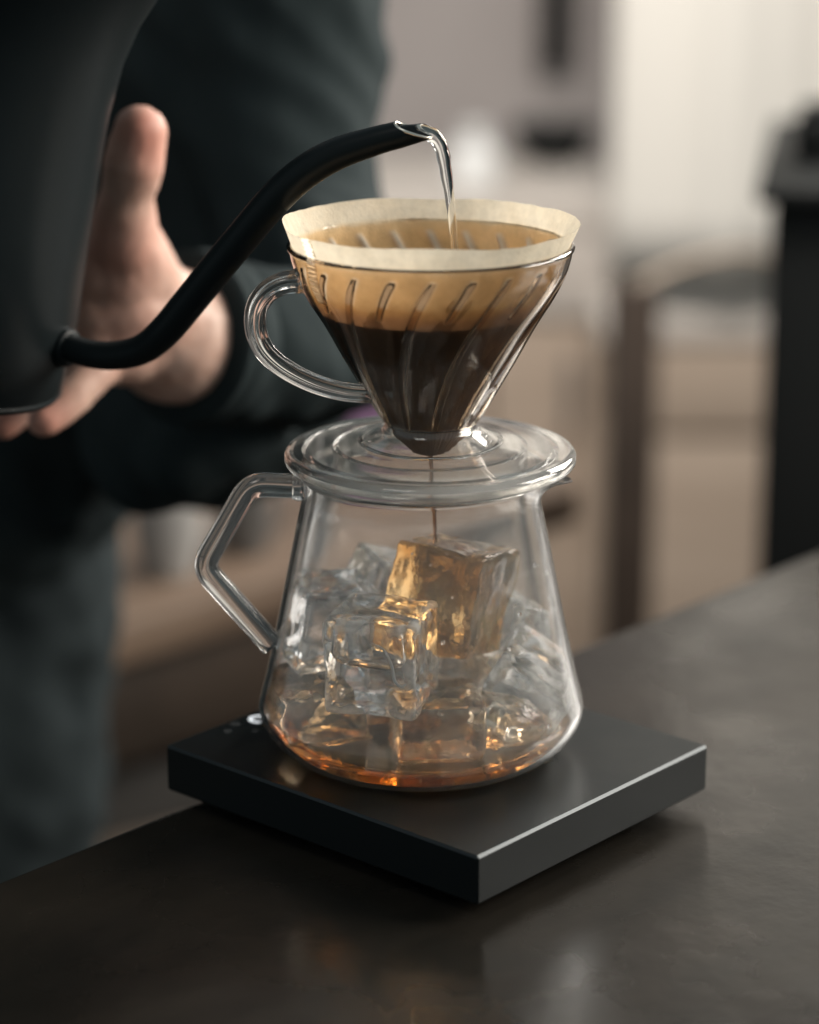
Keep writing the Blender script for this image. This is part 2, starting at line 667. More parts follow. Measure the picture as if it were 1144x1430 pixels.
def flat_arc(c, r, wd, a0_, a1_, z, n=28, sq=1.0):
    V, F = [], []
    for k in range(n + 1):
        a = a0_ + (a1_ - a0_) * k / n
        for rr in (r - wd / 2, r + wd / 2):
            q = c + u * (rr * math.cos(a)) + v * (rr * sq * math.sin(a))
            V.append((q.x, q.y, z))
        if k: F.append((2 * k - 2, 2 * k - 1, 2 * k + 1, 2 * k))
    return V, F


zt = ST + 0.00025
gc = PZ(361, 1004, zt)
V, F = flat_arc(Vector((gc.x, gc.y, 0)), 0.0034, 0.0017, R(40), R(330), zt)
o = mesh_obj('glowing_letter', V, F, M_led, scale, smooth=False)
o['label'] = 'white rounded letter glowing on the black scale'
for px, py, rr in ((329, 1011, 0.0014), (318, 1021, 0.0010), (357, 1021, 0.0009)):
    q = PZ(px, py, zt)
    V, F = flat_arc(Vector((q.x, q.y, 0)), rr, 0.0007, 0, 2 * math.pi, zt, 18)
    mesh_obj('touch_mark', V, F, M_icon, scale, smooth=False)

# ------------------------------------------------------------------ glass server
AX = P(588, 1000).x


def rz(ax_px, r_px, y):
    c, e = P(ax_px, y), P(ax_px + r_px, y)
    return (e.x - c.x, c.z)


outer_px = [(0, 1047), (150, 1047.0), (172, 1045.5), (193, 1035), (209, 1020), (221, 1002), (226, 984), (223, 966), (215, 932), (204, 880),
            (192, 820), (180, 760), (170, 712), (165.5, 690), (165, 676), (167, 664), (170, 662), (172, 657)]
prof = [rz(588, r, y) for r, y in outer_px]
zb = ST + 0.0003
dz = zb - prof[0][1]
prof = [(r, z + dz * (1 if i < 3 else max(0, 1 - (z - prof[0][1]) / 0.03))) for i, (r, z) in enumerate(prof)]
outer_s = [(0, zb)] + [tuple(p) for p in catmull(prof[1:], 5)]
TH = 0.0020
inner_s = []
for i in range(len(outer_s) - 1, 0, -1):
    (r0, z0), (r1, z1) = outer_s[max(i - 1, 0)], outer_s[min(i + 1, len(outer_s) - 1)]
    t = Vector((r1 - r0, z1 - z0)).normalized()
    nrm = Vector((-t.y, t.x))
    q = Vector(outer_s[i]) + nrm * TH
    inner_s.append((max(q.x, 0.001), q.y))
rim_r, rim_z = outer_s[-1]
rim = [(rim_r - TH * 0.15, rim_z + 0.0008), (rim_r - TH * 0.85, rim_z + 0.0008)]
inner_s = [p for p in inner_s if p[1] > zb + 0.0030]
inner_s.append((inner_s[-1][0] * 0.92, zb + 0.0031))
inner_s.append((0, zb + 0.0029))
SPA = R(-3)


def spout_warp(r, z, a):
    d = math.atan2(math.sin(a - SPA), math.cos(a - SPA))
    h = max(0, (z - (rim_z - 0.014)) / 0.014)
    k = math.exp(-(d / 0.19) ** 2) * h ** 2.2
    return r + 0.0102 * k, z - 0.0038 * k


server = thing('coffee_server', (AX, 0, ST), 'clear glass coffee server full of ice with angular glass handle standing on the black scale', 'coffee server')
V, F = lathe(outer_s + rim + inner_s, (AX, 0), 144, spout_warp)
mesh_obj('glass_body', V, F, M_glass, server, sharp=60)


def inner_r(z):
    pts = sorted((p[1], p[0]) for p in inner_s)
    return float(np.interp(z, [p[0] for p in pts], [p[1] for p in pts]))


IZ0 = zb + 0.0030


def round_path(pts, rad, n=8):
    pts = [Vector(p) for p in pts]
    out = [pts[0]]
    for a, b, c in zip(pts, pts[1:], pts[2:]):
        d1, d2 = (a - b).normalized(), (c - b).normalized()
        p, q = b + d1 * rad, b + d2 * rad
        for k in range(n + 1):
            t = k / n
            out.append(p * (1 - t) ** 2 + b * 2 * t * (1 - t) + q * t * t)
    out.append(pts[-1])
    res = [out[0]]
    for a, b in zip(out, out[1:]):
        m = max(1, int((b - a).length / 0.004))
        for k in range(1, m + 1): res.append(a.lerp(b, k / m))
    return res


def sqprof(h, wv, p=3.2, m=28):
    o = []
    for k in range(m):
        a = 2 * math.pi * k / m
        c, s = math.cos(a), math.sin(a)
        o.append((h * math.copysign(abs(c) ** (2 / p), c), wv * math.copysign(abs(s) ** (2 / p), s)))
    return o


hp = round_path([P(421, 679, -0.004), P(349, 676, -0.006), P(282, 791, -0.008), P(381, 901, -0.010)], 0.0065)
V, F = sweep(hp, lambda i, t: sqprof(0.0047, 0.0052, 2.4))
mesh_obj('handle', V, F, M_glass, server, sharp=50)
hb = [P(409, 679, -0.004), P(426, 679, -0.004)]
V, F = sweep([hb[0].lerp(hb[1], k / 4) for k in range(5)], lambda i, t: sqprof(0.0058 - 0.0010 * abs(t - 0.5) * 2, 0.0062, 2.6))
mesh_obj('handle_joint', V, F, M_glass, server, sharp=50)

# coffee already in the server
LEVEL = ST + 0.0115
pts = []
g = 0.00015
zz = np.linspace(IZ0 + g, LEVEL, 14)
pts = [(0, IZ0 + g), (inner_r(IZ0 + g) * 0.9, IZ0 + g)] + [(inner_r(z) - g, z) for z in zz[1:]]
rl = inner_r(LEVEL) - g
pts += [(rl - 0.0003, LEVEL + 0.0004), (rl - 0.002, LEVEL - 0.0003), (0, LEVEL - 0.0003)]
V, F = lathe(pts, (AX, 0), 96)
o = mesh_obj('brewed_coffee', V, F, M_coffee, None, sharp=60)
tag(o, 'shallow pool of amber coffee at the bottom of the glass server', 'coffee')


# ------------------------------------------------------------------ ice cubes
def ice(px, py, Y, size, rot, m, label, seed, sq=(1, 1, 1), amp=1.0):
    c = P(px, py, Y)
    n = 18
    V, idx, F = [], {}, []

    def vid(p):
        k = tuple(round(x, 5) for x in p)
        if k not in idx:
            idx[k] = len(V)
            V.append(Vector(p))
        return idx[k]
    for ax in range(3):
        for s in (-1, 1):
            for i in range(n):
                for j in range(n):
                    q = []
                    for di, dj in ((0, 0), (1, 0), (1, 1), (0, 1)):
                        a, b = 2 * (i + di) / n - 1, 2 * (j + dj) / n - 1
                        p = [0, 0, 0]
                        p[ax] = s
                        p[(ax + 1) % 3] = a
                        p[(ax + 2) % 3] = b
                        q.append(vid(p))
                    F.append(tuple(q))
    rot = Matrix.Rotation(R(rot[2]), 3, 'Z') @ Matrix.Rotation(R(rot[1]), 3, 'Y') @ Matrix.Rotation(R(rot[0]), 3, 'X')
    h = size / 2
    out = []
    edge = []
    off = Vector((seed * 3.17, seed * 1.31, seed * 7.7))
    for p in V:
        # rounded cube: pull corners in
        rad = 0.13
        mid = sorted(abs(x) for x in p)[1]
        edge.append(max(0.20, min(1, (mid - 0.70) / 0.22)))
        q = Vector([max(-1 + rad, min(1 - rad, x)) for x in p])
        d = p - q
        if d.length > 1e-6: d = d.normalized() * rad
        q = q + d
        nrm = p.normalized()
        q += nrm * amp * (0.06 * noise.noise(q * 1.1 + off) + 0.022 * noise.noise(q * 3.6 + off))
        # a dished top where it melts
        q.x *= sq[0]; q.y *= sq[1]; q.z *= sq[2]
        wv = rot @ (q * h) + c
        # never through the glass
        wv.z = max(wv.z, IZ0 + 0.0006)
        dx, dy = wv.x - AX, wv.y
        rr = math.hypot(dx, dy)
        lim = inner_r(wv.z) - 0.0007
        if rr > lim:
            wv.x = AX + dx * lim / rr
            wv.y = dy * lim / rr
        out.append(wv - c)
    me = bpy.data.meshes.new('ice_cube')
    me.from_pydata([tuple(x) for x in out], [], F)
    bm = bmesh.new()
    bm.from_mesh(me)
    bmesh.ops.recalc_face_normals(bm, faces=bm.faces)
    bm.to_mesh(me)
    bm.free()
    me.polygons.foreach_set('use_smooth', [True] * len(me.polygons))
    at = me.attributes.new('edge', 'FLOAT', 'POINT')
    at.data.foreach_set('value', edge)
    me.materials.append(m)
    o = bpy.data.objects.new('ice_cube', me)
    COL.objects.link(o)
    o.location = c
    tag(o, label, 'ice cube', 'ice cubes in the glass server')
    return o


front = ice(534, 915, -0.026, 0.039, (2, 0, -17), M_ice, 'large clear ice cube at the front of the server, facing the camera', 1, (0.95, 0.9, 1.0))
ice(627, 832, 0.002, 0.0405, (-12, 4, -28), M_ice_amber, 'topmost ice cube, stained amber by the falling coffee drip', 2, (0.97, 0.95, 1.06), 2.1)
ice(458, 868, 0.012, 0.035, (6, 8, 24), M_ice, 'clear ice cube against the glass wall beside the handle', 3)
ice(538, 818, 0.034, 0.026, (10, 20, 35), M_ice, 'small clear ice cube peeping out behind the amber topmost cube', 4)
ice(440, 992, -0.008, 0.034, (8, -14, 18), M_ice_tint, 'cloudy ice cube low on the handle side, resting in amber coffee', 5)
ice(610, 1022, -0.026, 0.034, (3, 2, 8), M_ice_tint, 'brown tinted ice cube at the bottom centre under the large front cube', 6)
ice(737, 962, -0.004, 0.034, (12, 30, -12), M_ice, 'tilted clear ice cube leaning on the glass wall below the spout', 7)
ice(716, 880, 0.026, 0.030, (8, 22, 40), M_ice, 'dark grey looking ice cube behind the amber cube on the spout side', 8)
ice(712, 1022, -0.012, 0.026, (20, 12, 30), M_ice_tint, 'small ice cube at the bottom under the tilted one on the spout side', 9)
ice(540, 1000, 0.022, 0.034, (5, 12, 20), M_ice_tint, 'amber tinted ice cube at the bottom behind the large front cube', 10)
ice(644, 925, 0.026, 0.028, (15, 20, 10), M_ice_tint, 'lightly tinted ice cube squeezed right under the topmost amber cube', 11)

# curved white reflection in the big front cube, built as a white tube
ck = catmull([tuple(P(x, y, -0.040)) for x, y in ((521, 896), (538, 905), (549, 926), (553, 948), (563, 957), (573, 948), (575, 930))], 6)
V, F = sweep(ck, lambda i, t: circ(0.00045 * (0.4 + math.sin(math.pi * t)), 8))
mesh_obj('reflection_line', V, F, M_white, front, sharp=0)
# hollow added inside the same cube's bulge to give bright highlights
bm = box_bm(2, 2, 2, 0.55, 4)
fc = P(519, 898, -0.0335)
rm = Matrix.Rotation(R(-17), 3, 'Z')
V = [rm @ Vector((q.co.x * 0.0150 + 0.0012 * noise.noise(q.co * 1.2), q.co.y * 0.0042, q.co.z * 0.0088 + 0.0010 * noise.noise(q.co * 1.5 + Vector((4, 0, 0))))) + fc for q in bm.verts]
bm.verts.index_update()
F = [tuple(q.index for q in f.verts) for f in bm.faces]
bm.free()
mesh_obj('highlight_hollow', V, F, M_air, front, sharp=0)

# ------------------------------------------------------------------ dripper
DX = P(601, 600).x


def dz_(r, y):
    c, e = P(601, y), P(601 + r, y)
    return (e.x - c.x, c.z)


bowl_px = [(199, 346), (195.5, 362), (190, 380), (172.5, 412), (146, 452), (121.5, 495), (98, 535), (77, 571), (66, 588)]
bowl_o = [tuple(p) for p in catmull([dz_(r, y) for r, y in bowl_px], 6)]
BT = 0.0014
bowl_i = []
for i, p in enumerate(bowl_o):
    (r0, z0), (r1, z1) = bowl_o[max(i - 1, 0)], bowl_o[min(i + 1, len(bowl_o) - 1)]
    t = Vector((r1 - r0, z1 - z0)).normalized()
    nrm = Vector((t.y, -t.x))
    q = Vector(p) + nrm * BT
    bowl_i.append((q.x, q.y))
ZR, ZN = bowl_o[0][1], bowl_o[-1][1]


def r_of(profile, z):
    q = sorted((p[1], p[0]) for p in profile)
    return float(np.interp(z, [a for a, b in q], [b for a, b in q]))


NR = 22
Z_RIBTOP = dz_(194, 357)[1]
Z_SHORT = dz_(150, 418)[1]


def twist(z):
    t = (Z_RIBTOP - z) / (Z_RIBTOP - ZN)
    return -R(29) * (1 - math.exp(-0.8 * t)) / (1 - math.exp(-0.8))


def bowl_warp(r, z, a):
    # outside of the wall follows the spiral ribs very slightly
    t = max(0, min(1, (Z_RIBTOP - z) / 0.01)) * max(0, min(1, (z - ZN) / 0.006))
    return r + 0.00055 * t * math.cos((NR / 2) * (a - twist(z) + math.pi / 2)), z


dripper = thing('coffee_dripper', (DX, 0, rim_z), 'transparent smoky cone coffee dripper with spiral ribs sitting on top of the glass server', 'coffee dripper')
lip = [(bowl_o[0][0] + 0.0006, ZR + 0.0002), (bowl_o[0][0] + 0.0007, ZR + 0.0012), (bowl_o[0][0] - 0.0004, ZR + 0.0021), (bowl_i[0][0], ZR + 0.0016)]
V, F = lathe(list(reversed(bowl_o)) + lip + bowl_i[1:], (DX, 0), 176, bowl_warp, closed=True)
mesh_obj('bowl', V, F, M_dripper, dripper, sharp=70)


def rib_mesh(zb_, zt_):
    V, F = [], []
    n = 26
    m = 8
    for i in range(n + 1):
        t = i / n
        z = zt_ + (zb_ - zt_) * t
        a = twist(z)
        r = r_of(bowl_i, z)
        e = min(1, math.sin(math.pi * min(max(t, 0.0), 1.0)) * 4 + 0.05)
        h, wd = 0.0009 * e, 0.0019 * (0.55 + 0.45 * e) * (1 - 0.25 * t)
        for k in range(m):
            g = 2 * math.pi * k / m
            rr = r + 0.0005 - (h + 0.0005) * (0.5 + 0.5 * math.cos(g)) 
            aa = a + wd * math.sin(g) / r
            V.append((rr * math.cos(aa), rr * math.sin(aa), z))
    for i in range(n):
        for k in range(m):
            k2 = (k + 1) % m
            F.append((i * m + k, i * m + k2, (i + 1) * m + k2, (i + 1) * m + k))
    F.append(tuple(range(m)))
    F.append(tuple(n * m + k for k in reversed(range(m))))
    return V, F


RIB0 = -math.pi / 2 + R(0.5)
protos = []
for zb_ in (ZN + 0.001, Z_SHORT):
    V, F = rib_mesh(zb_, Z_RIBTOP)
    o = mesh_obj('rib', [Vector(p) + Vector((DX, 0, 0)) for p in V], F, M_rib, None, sharp=60)
    me = o.data
    bpy.data.objects.remove(o)
    me.transform(Matrix.Translation((-DX, 0, 0)))
    protos.append(me)
for k in range(NR):
    o = bpy.data.objects.new('rib', protos[k % 2])
    COL.objects.link(o)
    o.parent = dripper
    o.location = (0, 0, -dripper.location.z)
    o.rotation_euler.z = RIB0 + 2 * math.pi * k / NR

# foot cone, plate and collar
foot_o = [dz_(65, 589), dz_(70, 598), dz_(86, 608), dz_(101, 614.5)]
foot_o = [tuple(p) for p in catmull(foot_o, 6)]
foot_i = [(r - 0.0019, z - 0.0006) for r, z in foot_o]
V, F = lathe(foot_o + list(reversed(foot_i)), (DX, 0), 112, closed=True)
mesh_obj('foot', V, F, M_foot, dripper, sharp=60)
pl = [dz_(97, 614.5), dz_(105, 614.6), dz_(112, 616.5), dz_(150, 620), dz_(188, 624.5), dz_(200, 627.5), dz_(203.5, 632), dz_(203.5, 640), dz_(201, 643.5), dz_(197, 643.5), dz_(194, 636),
      dz_(178, 633), dz_(177, 655.5), dz_(170, 655.5), dz_(169, 631.5), dz_(135, 628)]
coll = [dz_(134, 662), dz_(128, 662), dz_(128, 627), dz_(98, 622)]
V, F = lathe(pl + coll, (DX, 0), 144, closed=True)
mesh_obj('plate', V, F, M_clear, dripper, sharp=55)


def lobed(h, wv, m=36):
    o = []
    for k in range(m):
        a = 2 * math.pi * k / m
        c, s = math.cos(a), math.sin(a)
        o.append((h * c * (1 + 0.10 * math.cos(4 * a)), wv * s * (1 - 0.22 * math.exp(-(c / 0.28) ** 2))))
    return o


hpx = [(446, 394), (424, 393), (398, 395), (374, 407), (359, 430), (357, 458), (366, 484), (386, 506), (414, 524), (446, 538), (480, 547), (512, 550), (524, 551)]
hp = [Vector(p) for p in catmull([P(x, y, -0.006 if i else -0.012) for i, (x, y) in enumerate(hpx)], 7)]
V, F = sweep(hp, lambda i, t: lobed(0.0044 - 0.0012 * t, 0.0052))
mesh_obj('handle', V, F, M_clear, dripper, sharp=70)

# ------------------------------------------------------------------ paper filter
pap_px = [(206, 311), (199, 328), (192.0, 345), (184, 378), (165, 412), (138.8, 452), (114.5, 495), (91, 535), (70, 571), (57.5, 588), (51, 601), (41, 614), (30, 625), (16, 633), (3.5, 637)]
pap = catmull([dz_(r, y) for r, y in pap_px], 7)
Z_LEVEL = dz_(150, 407)[1]
Z_TOP = pap[0][1]
nseg = 704
V, F, wet, lit_tint = [], [], [], []
for i, (r, z) in enumerate(pap):
    up = max(0, min(1, (z - ZR) / (Z_TOP - ZR)))
    for k in range(nseg):
        a = 2 * math.pi * k / nseg
        rr, zz = r, z
        ridge = 0
        if ZN < z < Z_RIBTOP + 0.001:
            ph = (a - RIB0 - twist(z)) / (2 * math.pi / NR)
            odd = int(round(ph)) % 2
            f = abs(ph - round(ph)) * (2 * math.pi / NR) * r
            ln = 1 if not odd else max(0, min(1, (z - Z_SHORT) / 0.003))
            ridge = math.exp(-(f / 0.0015) ** 2) * ln * min(1, (Z_RIBTOP + 0.001 - z) / 0.002)
        rr -= 0.0011 * ridge
        # the folded sides stand up and pinch the rim; the rim edge waves a little
        side = math.exp(-((abs(math.atan2(math.sin(a - R(183)), math.cos(a - R(183))))) / 0.30) ** 2)
        side2 = math.exp(-((abs(math.atan2(math.sin(a - R(2)), math.cos(a - R(2))))) / 0.22) ** 2)
        zz += up * (0.0016 * side - 0.0012 * side2 + 0.0005 * math.sin(3 * a + 0.5) + 0.0003 * math.sin(7 * a))
        rr += up * (0.0008 * side + 0.0006 * side2 + 0.0004 * math.sin(5 * a + 1) + 0.00025 * math.sin(11 * a))
        # soft overall unevenness of damp paper
        rr += 0.00045 * noise.noise(Vector((math.cos(a) * 4, math.sin(a) * 4, z * 70))) + 0.00018 * noise.noise(Vector((math.cos(a) * 14, math.sin(a) * 14, z * 160)))
        zz += up * 0.00025 * noise.noise(Vector((math.cos(a) * 9, math.sin(a) * 9, 3)))
        V.append((DX + rr * math.cos(a), rr * math.sin(a), zz))
        # wetness 0 dry .. 1 under the coffee
        if z > Z_LEVEL:
            w_ = 0.62 * max(0, min(1, 1 - (z - Z_LEVEL - 0.001) / (ZR + 0.001 - Z_LEVEL))) ** 0.35 if z < ZR + 0.002 else 0.0
            w_ = min(w_, 0.42) + 0.18 * math.exp(-((z - Z_LEVEL) / 0.0055))
        else:
            w_ = 0.60 + min(0.24, (Z_LEVEL - z) / 0.026)
        wet.append(w_)
        lit_tint.append(min(1, ridge * 0.85) if z > Z_LEVEL + 0.004 else 0)  # light showing through at the ribs, painted as pale streaks
aS = R(214.5)
zs0, zs1 = Z_TOP + 0.0006, dz_(0, 405)[1]
for i in range(len(pap) - 1):
    for k in range(nseg):
        k2 = (k + 1) % nseg
        if pap[i + 1][1] > zs1:
            t = (zs0 - pap[i][1]) / (zs0 - zs1)
            if abs(2 * math.pi * (k + 0.5) / nseg - (aS - 0.06 * t)) < 0.0026 / pap[i][0]: continue
        F.append((i * nseg + k, i * nseg + k2, (i + 1) * nseg + k2, (i + 1) * nseg + k))
filt = thing('paper_filter', (DX, 0, pap[-1][1]), 'cream paper cone filter standing above the rim of the smoky dripper', 'paper filter')
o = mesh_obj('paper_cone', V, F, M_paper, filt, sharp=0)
for nm, arr in (('wet', wet), ('lit_tint', lit_tint)):
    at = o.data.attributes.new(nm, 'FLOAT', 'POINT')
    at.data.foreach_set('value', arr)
# crimped seam, folded over on the left of the front
V, F, wet2 = [], [], []
ns, nu = 90, 8
aS = R(214.5)
ztop = Z_TOP + 0.0006
for i in range(ns + 1):
    t = i / ns
    z = ztop - (ztop - dz_(0, 405)[1]) * t
    r = r_of(pap, min(z, Z_TOP)) + 0.0001
    for j in range(nu + 1):
        e = 1 - abs(2 * j / nu - 1) ** 4
        a = aS + (j / nu - 0.5) * 0.0064 / r - 0.06 * t
        ridge = 0.0009 * (0.5 + 0.5 * math.cos(2 * math.pi * t * 15)) * e
        curl = 0.0016 * max(0, 1 - t / 0.06) ** 2
        rr = r + 0.0003 * e + ridge + curl
        V.append((DX + rr * math.cos(a), rr * math.sin(a), z))
        wet2.append(0.0 if z > ZR else 0.30)
row = nu + 1
for i in range(ns):
    for j in range(nu):
        F.append((i * row + j, i * row + j + 1, (i + 1) * row + j + 1, (i + 1) * row + j))
o = mesh_obj('crimped_seam', V, F, M_seam, filt, sharp=0)
at = o.data.attributes.new('wet', 'FLOAT', 'POINT')
at.data.foreach_set('value', wet2)
at = o.data.attributes.new('lit_tint', 'FLOAT', 'POINT')
at.data.foreach_set('value', [0.7 if v[2] > ZR else 0.3 for v in V])  # seam colour lightened to stand in for light through it

# coffee brewing in the filter
body = [(max(r - 0.0012, 0.0), z) for r, z in pap if z < Z_LEVEL - 0.0005]
Z_POOL = Z_LEVEL - 0.0050
body = [b_ for b_ in body if b_[1] < Z_POOL - 0.0005]
body = [(r_of(pap, Z_POOL) - 0.0012, Z_POOL)] + [p for p in body if p[0] > 0.002]
V, F = lathe([(0, body[0][1])] + body + [(0, body[-1][1])], (DX, 0), 96)
o = mesh_obj('brewing_coffee', V, F, M_slurry, None, sharp=50)
tag(o, 'dark brown coffee and grounds steeping inside the paper filter', 'coffee')

# drip falling from the filter into the server
dp = [P(601, 637), P(603, 668), P(605, 690), P(606, 702), P(606.5, 712), P(607, 728), P(607.5, 742), P(608, 757)]
dr = [0.0010, 0.0007, 0.0008, 0.0013, 0.0007, 0.0008, 0.0007, 0.0008]
path = catmull([tuple(p) for p in dp], 6)
rad = [float(np.interp(k / (len(path) - 1), np.linspace(0, 1, len(dr)), dr)) for k in range(len(path))]
V, F = sweep(path, lambda i, t: circ(rad[i], 14))
o = mesh_obj('coffee_drip', V, F, M_drip, None, sharp=60)
tag(o, 'thin dark thread of coffee dripping from the cone onto the amber ice', 'coffee drip')

# ------------------------------------------------------------------ kettle
KY = 0.085
kc = P(-136, 500, KY)
kt = R(14)
kax = Vector((math.sin(kt), 0, math.cos(kt)))
kettle = bpy.data.objects.new('pouring_kettle', None)
COL.objects.link(kettle)
kettle.location = kc
kettle.rotation_euler = (0, kt, 0)
tag(kettle, 'matte black gooseneck kettle tilted to pour over the dripper', 'kettle')
KS = (KY - CAM.y) / FPX / math.cos(PITCH) * 1.0       # metres per photo pixel at the kettle
kpro = [(0, -2), (212, -3), (221, 0), (225, 8), (227, 60), (226, 110), (218, 220), (211, 340), (209.5, 400), (213, 470), (224, 525), (243, 575), (258, 606), (262, 612), (258, 612),
        (240, 580), (206, 470), (200, 300), (0, 290)]
KS = 1.0 / (FPX / (kc - CAM).dot(FWD))
mw = world_of(kettle)


def klathe(name, prof, m, n=96, sharp=40):
    V, F = lathe([(r * KS, h * KS) for r, h in prof], (0, 0), n)
    return mesh_obj(name, [mw @ Vector(p) for p in V], F, m, kettle, sharp=sharp)


klathe('body', kpro[:1] + kpro[1:], M_kettle)
klathe('base_ring', [(214, -4), (223, -4), (226, 2), (224, 7), (221, 7), (214, -1)], M_kettle)
klathe('lid', [(0, 632), (60, 630), (200, 622), (257, 614), (257, 611), (0, 611)], M_kettle)
klathe('lid_knob', [(0, 690), (26, 688), (34, 670), (20, 650), (18, 632), (0, 632)], M_kettle, 32)
hk = [Vector((-205, 0, 520)), Vector((-300, 0, 560)), Vector((-390, 0, 510)), Vector((-400, 0, 380)), Vector((-380, 0, 240)), Vector((-340, 0, 160))]
hk = [mw @ (Vector(p) * KS) for p in catmull(hk, 8)]
V, F = sweep(hk, lambda i, t: sqprof(0.006, 0.009))
mesh_obj('handle', V, F, M_kettle, kettle)

spx = [(55, 478, KY - 0.01, 24), (95, 486, KY - 0.02, 23.5), (130, 495, KY - 0.028, 23), (165, 496, KY - 0.034, 23.5), (200, 487, KY - 0.04, 24.5), (230, 463, KY - 0.046, 26), (262, 425, KY - 0.051, 26.5),
       (300, 378, KY - 0.057, 26.5), (340, 330, KY - 0.063, 26.5), (385, 277, KY - 0.069, 26.5), (425, 241, KY - 0.074, 26), (470, 215, KY - 0.078, 24.5), (520, 198, KY - 0.082, 22), (548, 190, KY - 0.084, 20.5), (566, 184, KY - 0.085, 19.5)]
sp = catmull([(*P(x, y, Y), r * 0.89 / 3480) for x, y, Y, r in spx], 6)
path = [Vector(p[:3]) for p in sp]
rad = [p[3] for p in sp]
NM = 28
V, F = [], []
NP = len(path)
frames = []
for i, p in enumerate(path):
    t = (path[min(i + 1, NP - 1)] - path[max(i - 1, 0)]).normalized()
    s = t.cross(Vector((0, 1, 0))).normalized()      # points down or up in the picture plane
    b = s.cross(t).normalized()
    frames.append((p, t, s, b))


def spout_ring(i, rr):
    p, t, s, b = frames[i]
    out = []
    k_end = max(0, (i - (NP - 9)) / 8)
    for k in range(NM):
        g = 2 * math.pi * k / NM
        q = p + s * (rr * math.cos(g)) + b * (rr * math.sin(g))
        low = 0.5 - 0.5 * (s * math.cos(g)).z / abs(s.z) if abs(s.z) > 1e-6 else 0.5      # 1 on the underside
        q = q + t * k_end * ((low ** 1.3) * 0.0118 - 0.0028)
        q = q + Vector((0, 0, -1)) * (k_end * low ** 3 * 0.0009)
        out.append(q)
    return out


outer_r = [spout_ring(i, rad[i]) for i in range(NP)]
inner_rr = [spout_ring(i, rad[i] - 0.0009) for i in range(NP - 1, NP - 30, -1)]
rings = outer_r + inner_rr
V = [q for rg in rings for q in rg]
for i in range(len(rings) - 1):
    for k in range(NM):
        k2 = (k + 1) % NM
        F.append((i * NM + k, i * NM + k2, (i + 1) * NM + k2, (i + 1) * NM + k))
mesh_obj('spout', V, F, M_kettle, kettle, sharp=50)
i0 = min(range(NP), key=lambda i: abs(path[i].x - P(93, 486, KY - 0.02).x))
V, F = sweep([frames[i0][0] + frames[i0][1] * d for d in (-0.003, -0.0018, 0.0, 0.0012, 0.0018)], lambda i, t: circ((0.0088, 0.0086, 0.0080, 0.0076, 0.0066)[i], 32))
mesh_obj('spout_collar', V, F, M_kettle, kettle)
# bare steel edge at the mouth
lip_c = [(a + b) / 2 + frames[-1][1] * 0.0002 for a, b in zip(outer_r[-1], inner_rr[0])]
V, F = [], []
cc = sum(lip_c, Vector()) / NM
for k in range(NM):
    q = lip_c[k]
    t = (lip_c[(k + 1) % NM] - lip_c[k - 1]).normalized()
    n1 = (q - cc).normalized()
    n2 = t.cross(n1).normalized()
    for j in range(8):
        g = 2 * math.pi * j / 8
        V.append(q + (n1 * math.cos(g) + n2 * math.sin(g)) * 0.00062)
for k in range(NM):
    for j in range(8):
        F.append((k * 8 + j, k * 8 + (j + 1) % 8, ((k + 1) % NM) * 8 + (j + 1) % 8, ((k + 1) % NM) * 8 + j))
mesh_obj('mouth_rim', V, F, M_steel, kettle, sharp=0)

# water pouring
wp = [(560, 187, 11, 11), (585, 184, 11, 10), (602, 188, 10.5, 8.5), (613, 199, 9.8, 8), (619, 216, 9.2, 8), (623, 240, 8, 7.5), (628, 275, 6.4, 6.4), (632, 310, 5.4, 5.4), (635, 345, 5, 5), (637, 385, 5, 5), (638, 425, 5, 5)]
wq = catmull([(*P(x, y, 0.0), a / 3480, b / 3480) for x, y, a, b in wp], 7)
V, F = sweep([Vector(q[:3]) for q in wq], lambda i, t: circ(wq[i][3] * (1 + 0.05 * math.sin(i * 0.9)), 18, wq[i][4]))
o = mesh_obj('water_stream', V, F, M_water, None, sharp=60)
tag(o, 'stream of clear hot water pouring from the spout into the filter', 'water stream')

# ------------------------------------------------------------------ person holding the kettle
def hp_(x, y, Y, r): return (P(x, y, Y), r)


person = thing('person', (P(-170, 700, 0.56).x, 0.56, ZF), 'person in a dark green shirt with rolled sleeves steadying the kettle with one hand', 'person')
px0 = P(-170, 700, 0.56).x
sh = [P(385, -170, 0.46), P(452, 490, 0.285)]                 # shoulder, elbow
skin = []
# trunk, neck
skin += chain([(Vector((px0, 0.56, -0.02)), 0.115), (Vector((px0, 0.56, 0.18)), 0.10), (Vector((px0, 0.55, 0.36)), 0.12)])
skin += chain([(Vector((px0 - 0.10, 0.55, 0.34)), 0.085), (Vector((px0 + 0.10, 0.55, 0.34)), 0.085)])
skin += chain([(Vector((px0, 0.55, 0.40)), 0.058), (Vector((px0, 0.53, 0.53)), 0.054)])
# visible arm
CU0, EL = P(244, 470, 0.196), sh[1]
skin += chain([(Vector((px0 + 0.14, 0.54, 0.36)), 0.060), (sh[0], 0.050), (P(384, 130, 0.43), 0.036), (P(398, 330, 0.40), 0.031), (EL, 0.026)])
skin += chain([(EL, 0.026), (CU0.lerp(EL, 0.3), 0.030), (CU0, 0.0325), (P(216, 444, 0.184), 0.0270)])
# palm
skin += chain([(P(212, 436, 0.183), 0.025), (P(172, 428, 0.172), 0.024), (P(140, 440, 0.168), 0.020)])
skin += chain([(P(210, 422, 0.183), 0.022), (P(172, 385, 0.168), 0.021), (P(140, 380, 0.166), 0.018)])
skin += chain([(P(212, 458, 0.183), 0.022), (P(172, 482, 0.170), 0.0195), (P(140, 490, 0.166), 0.015)])
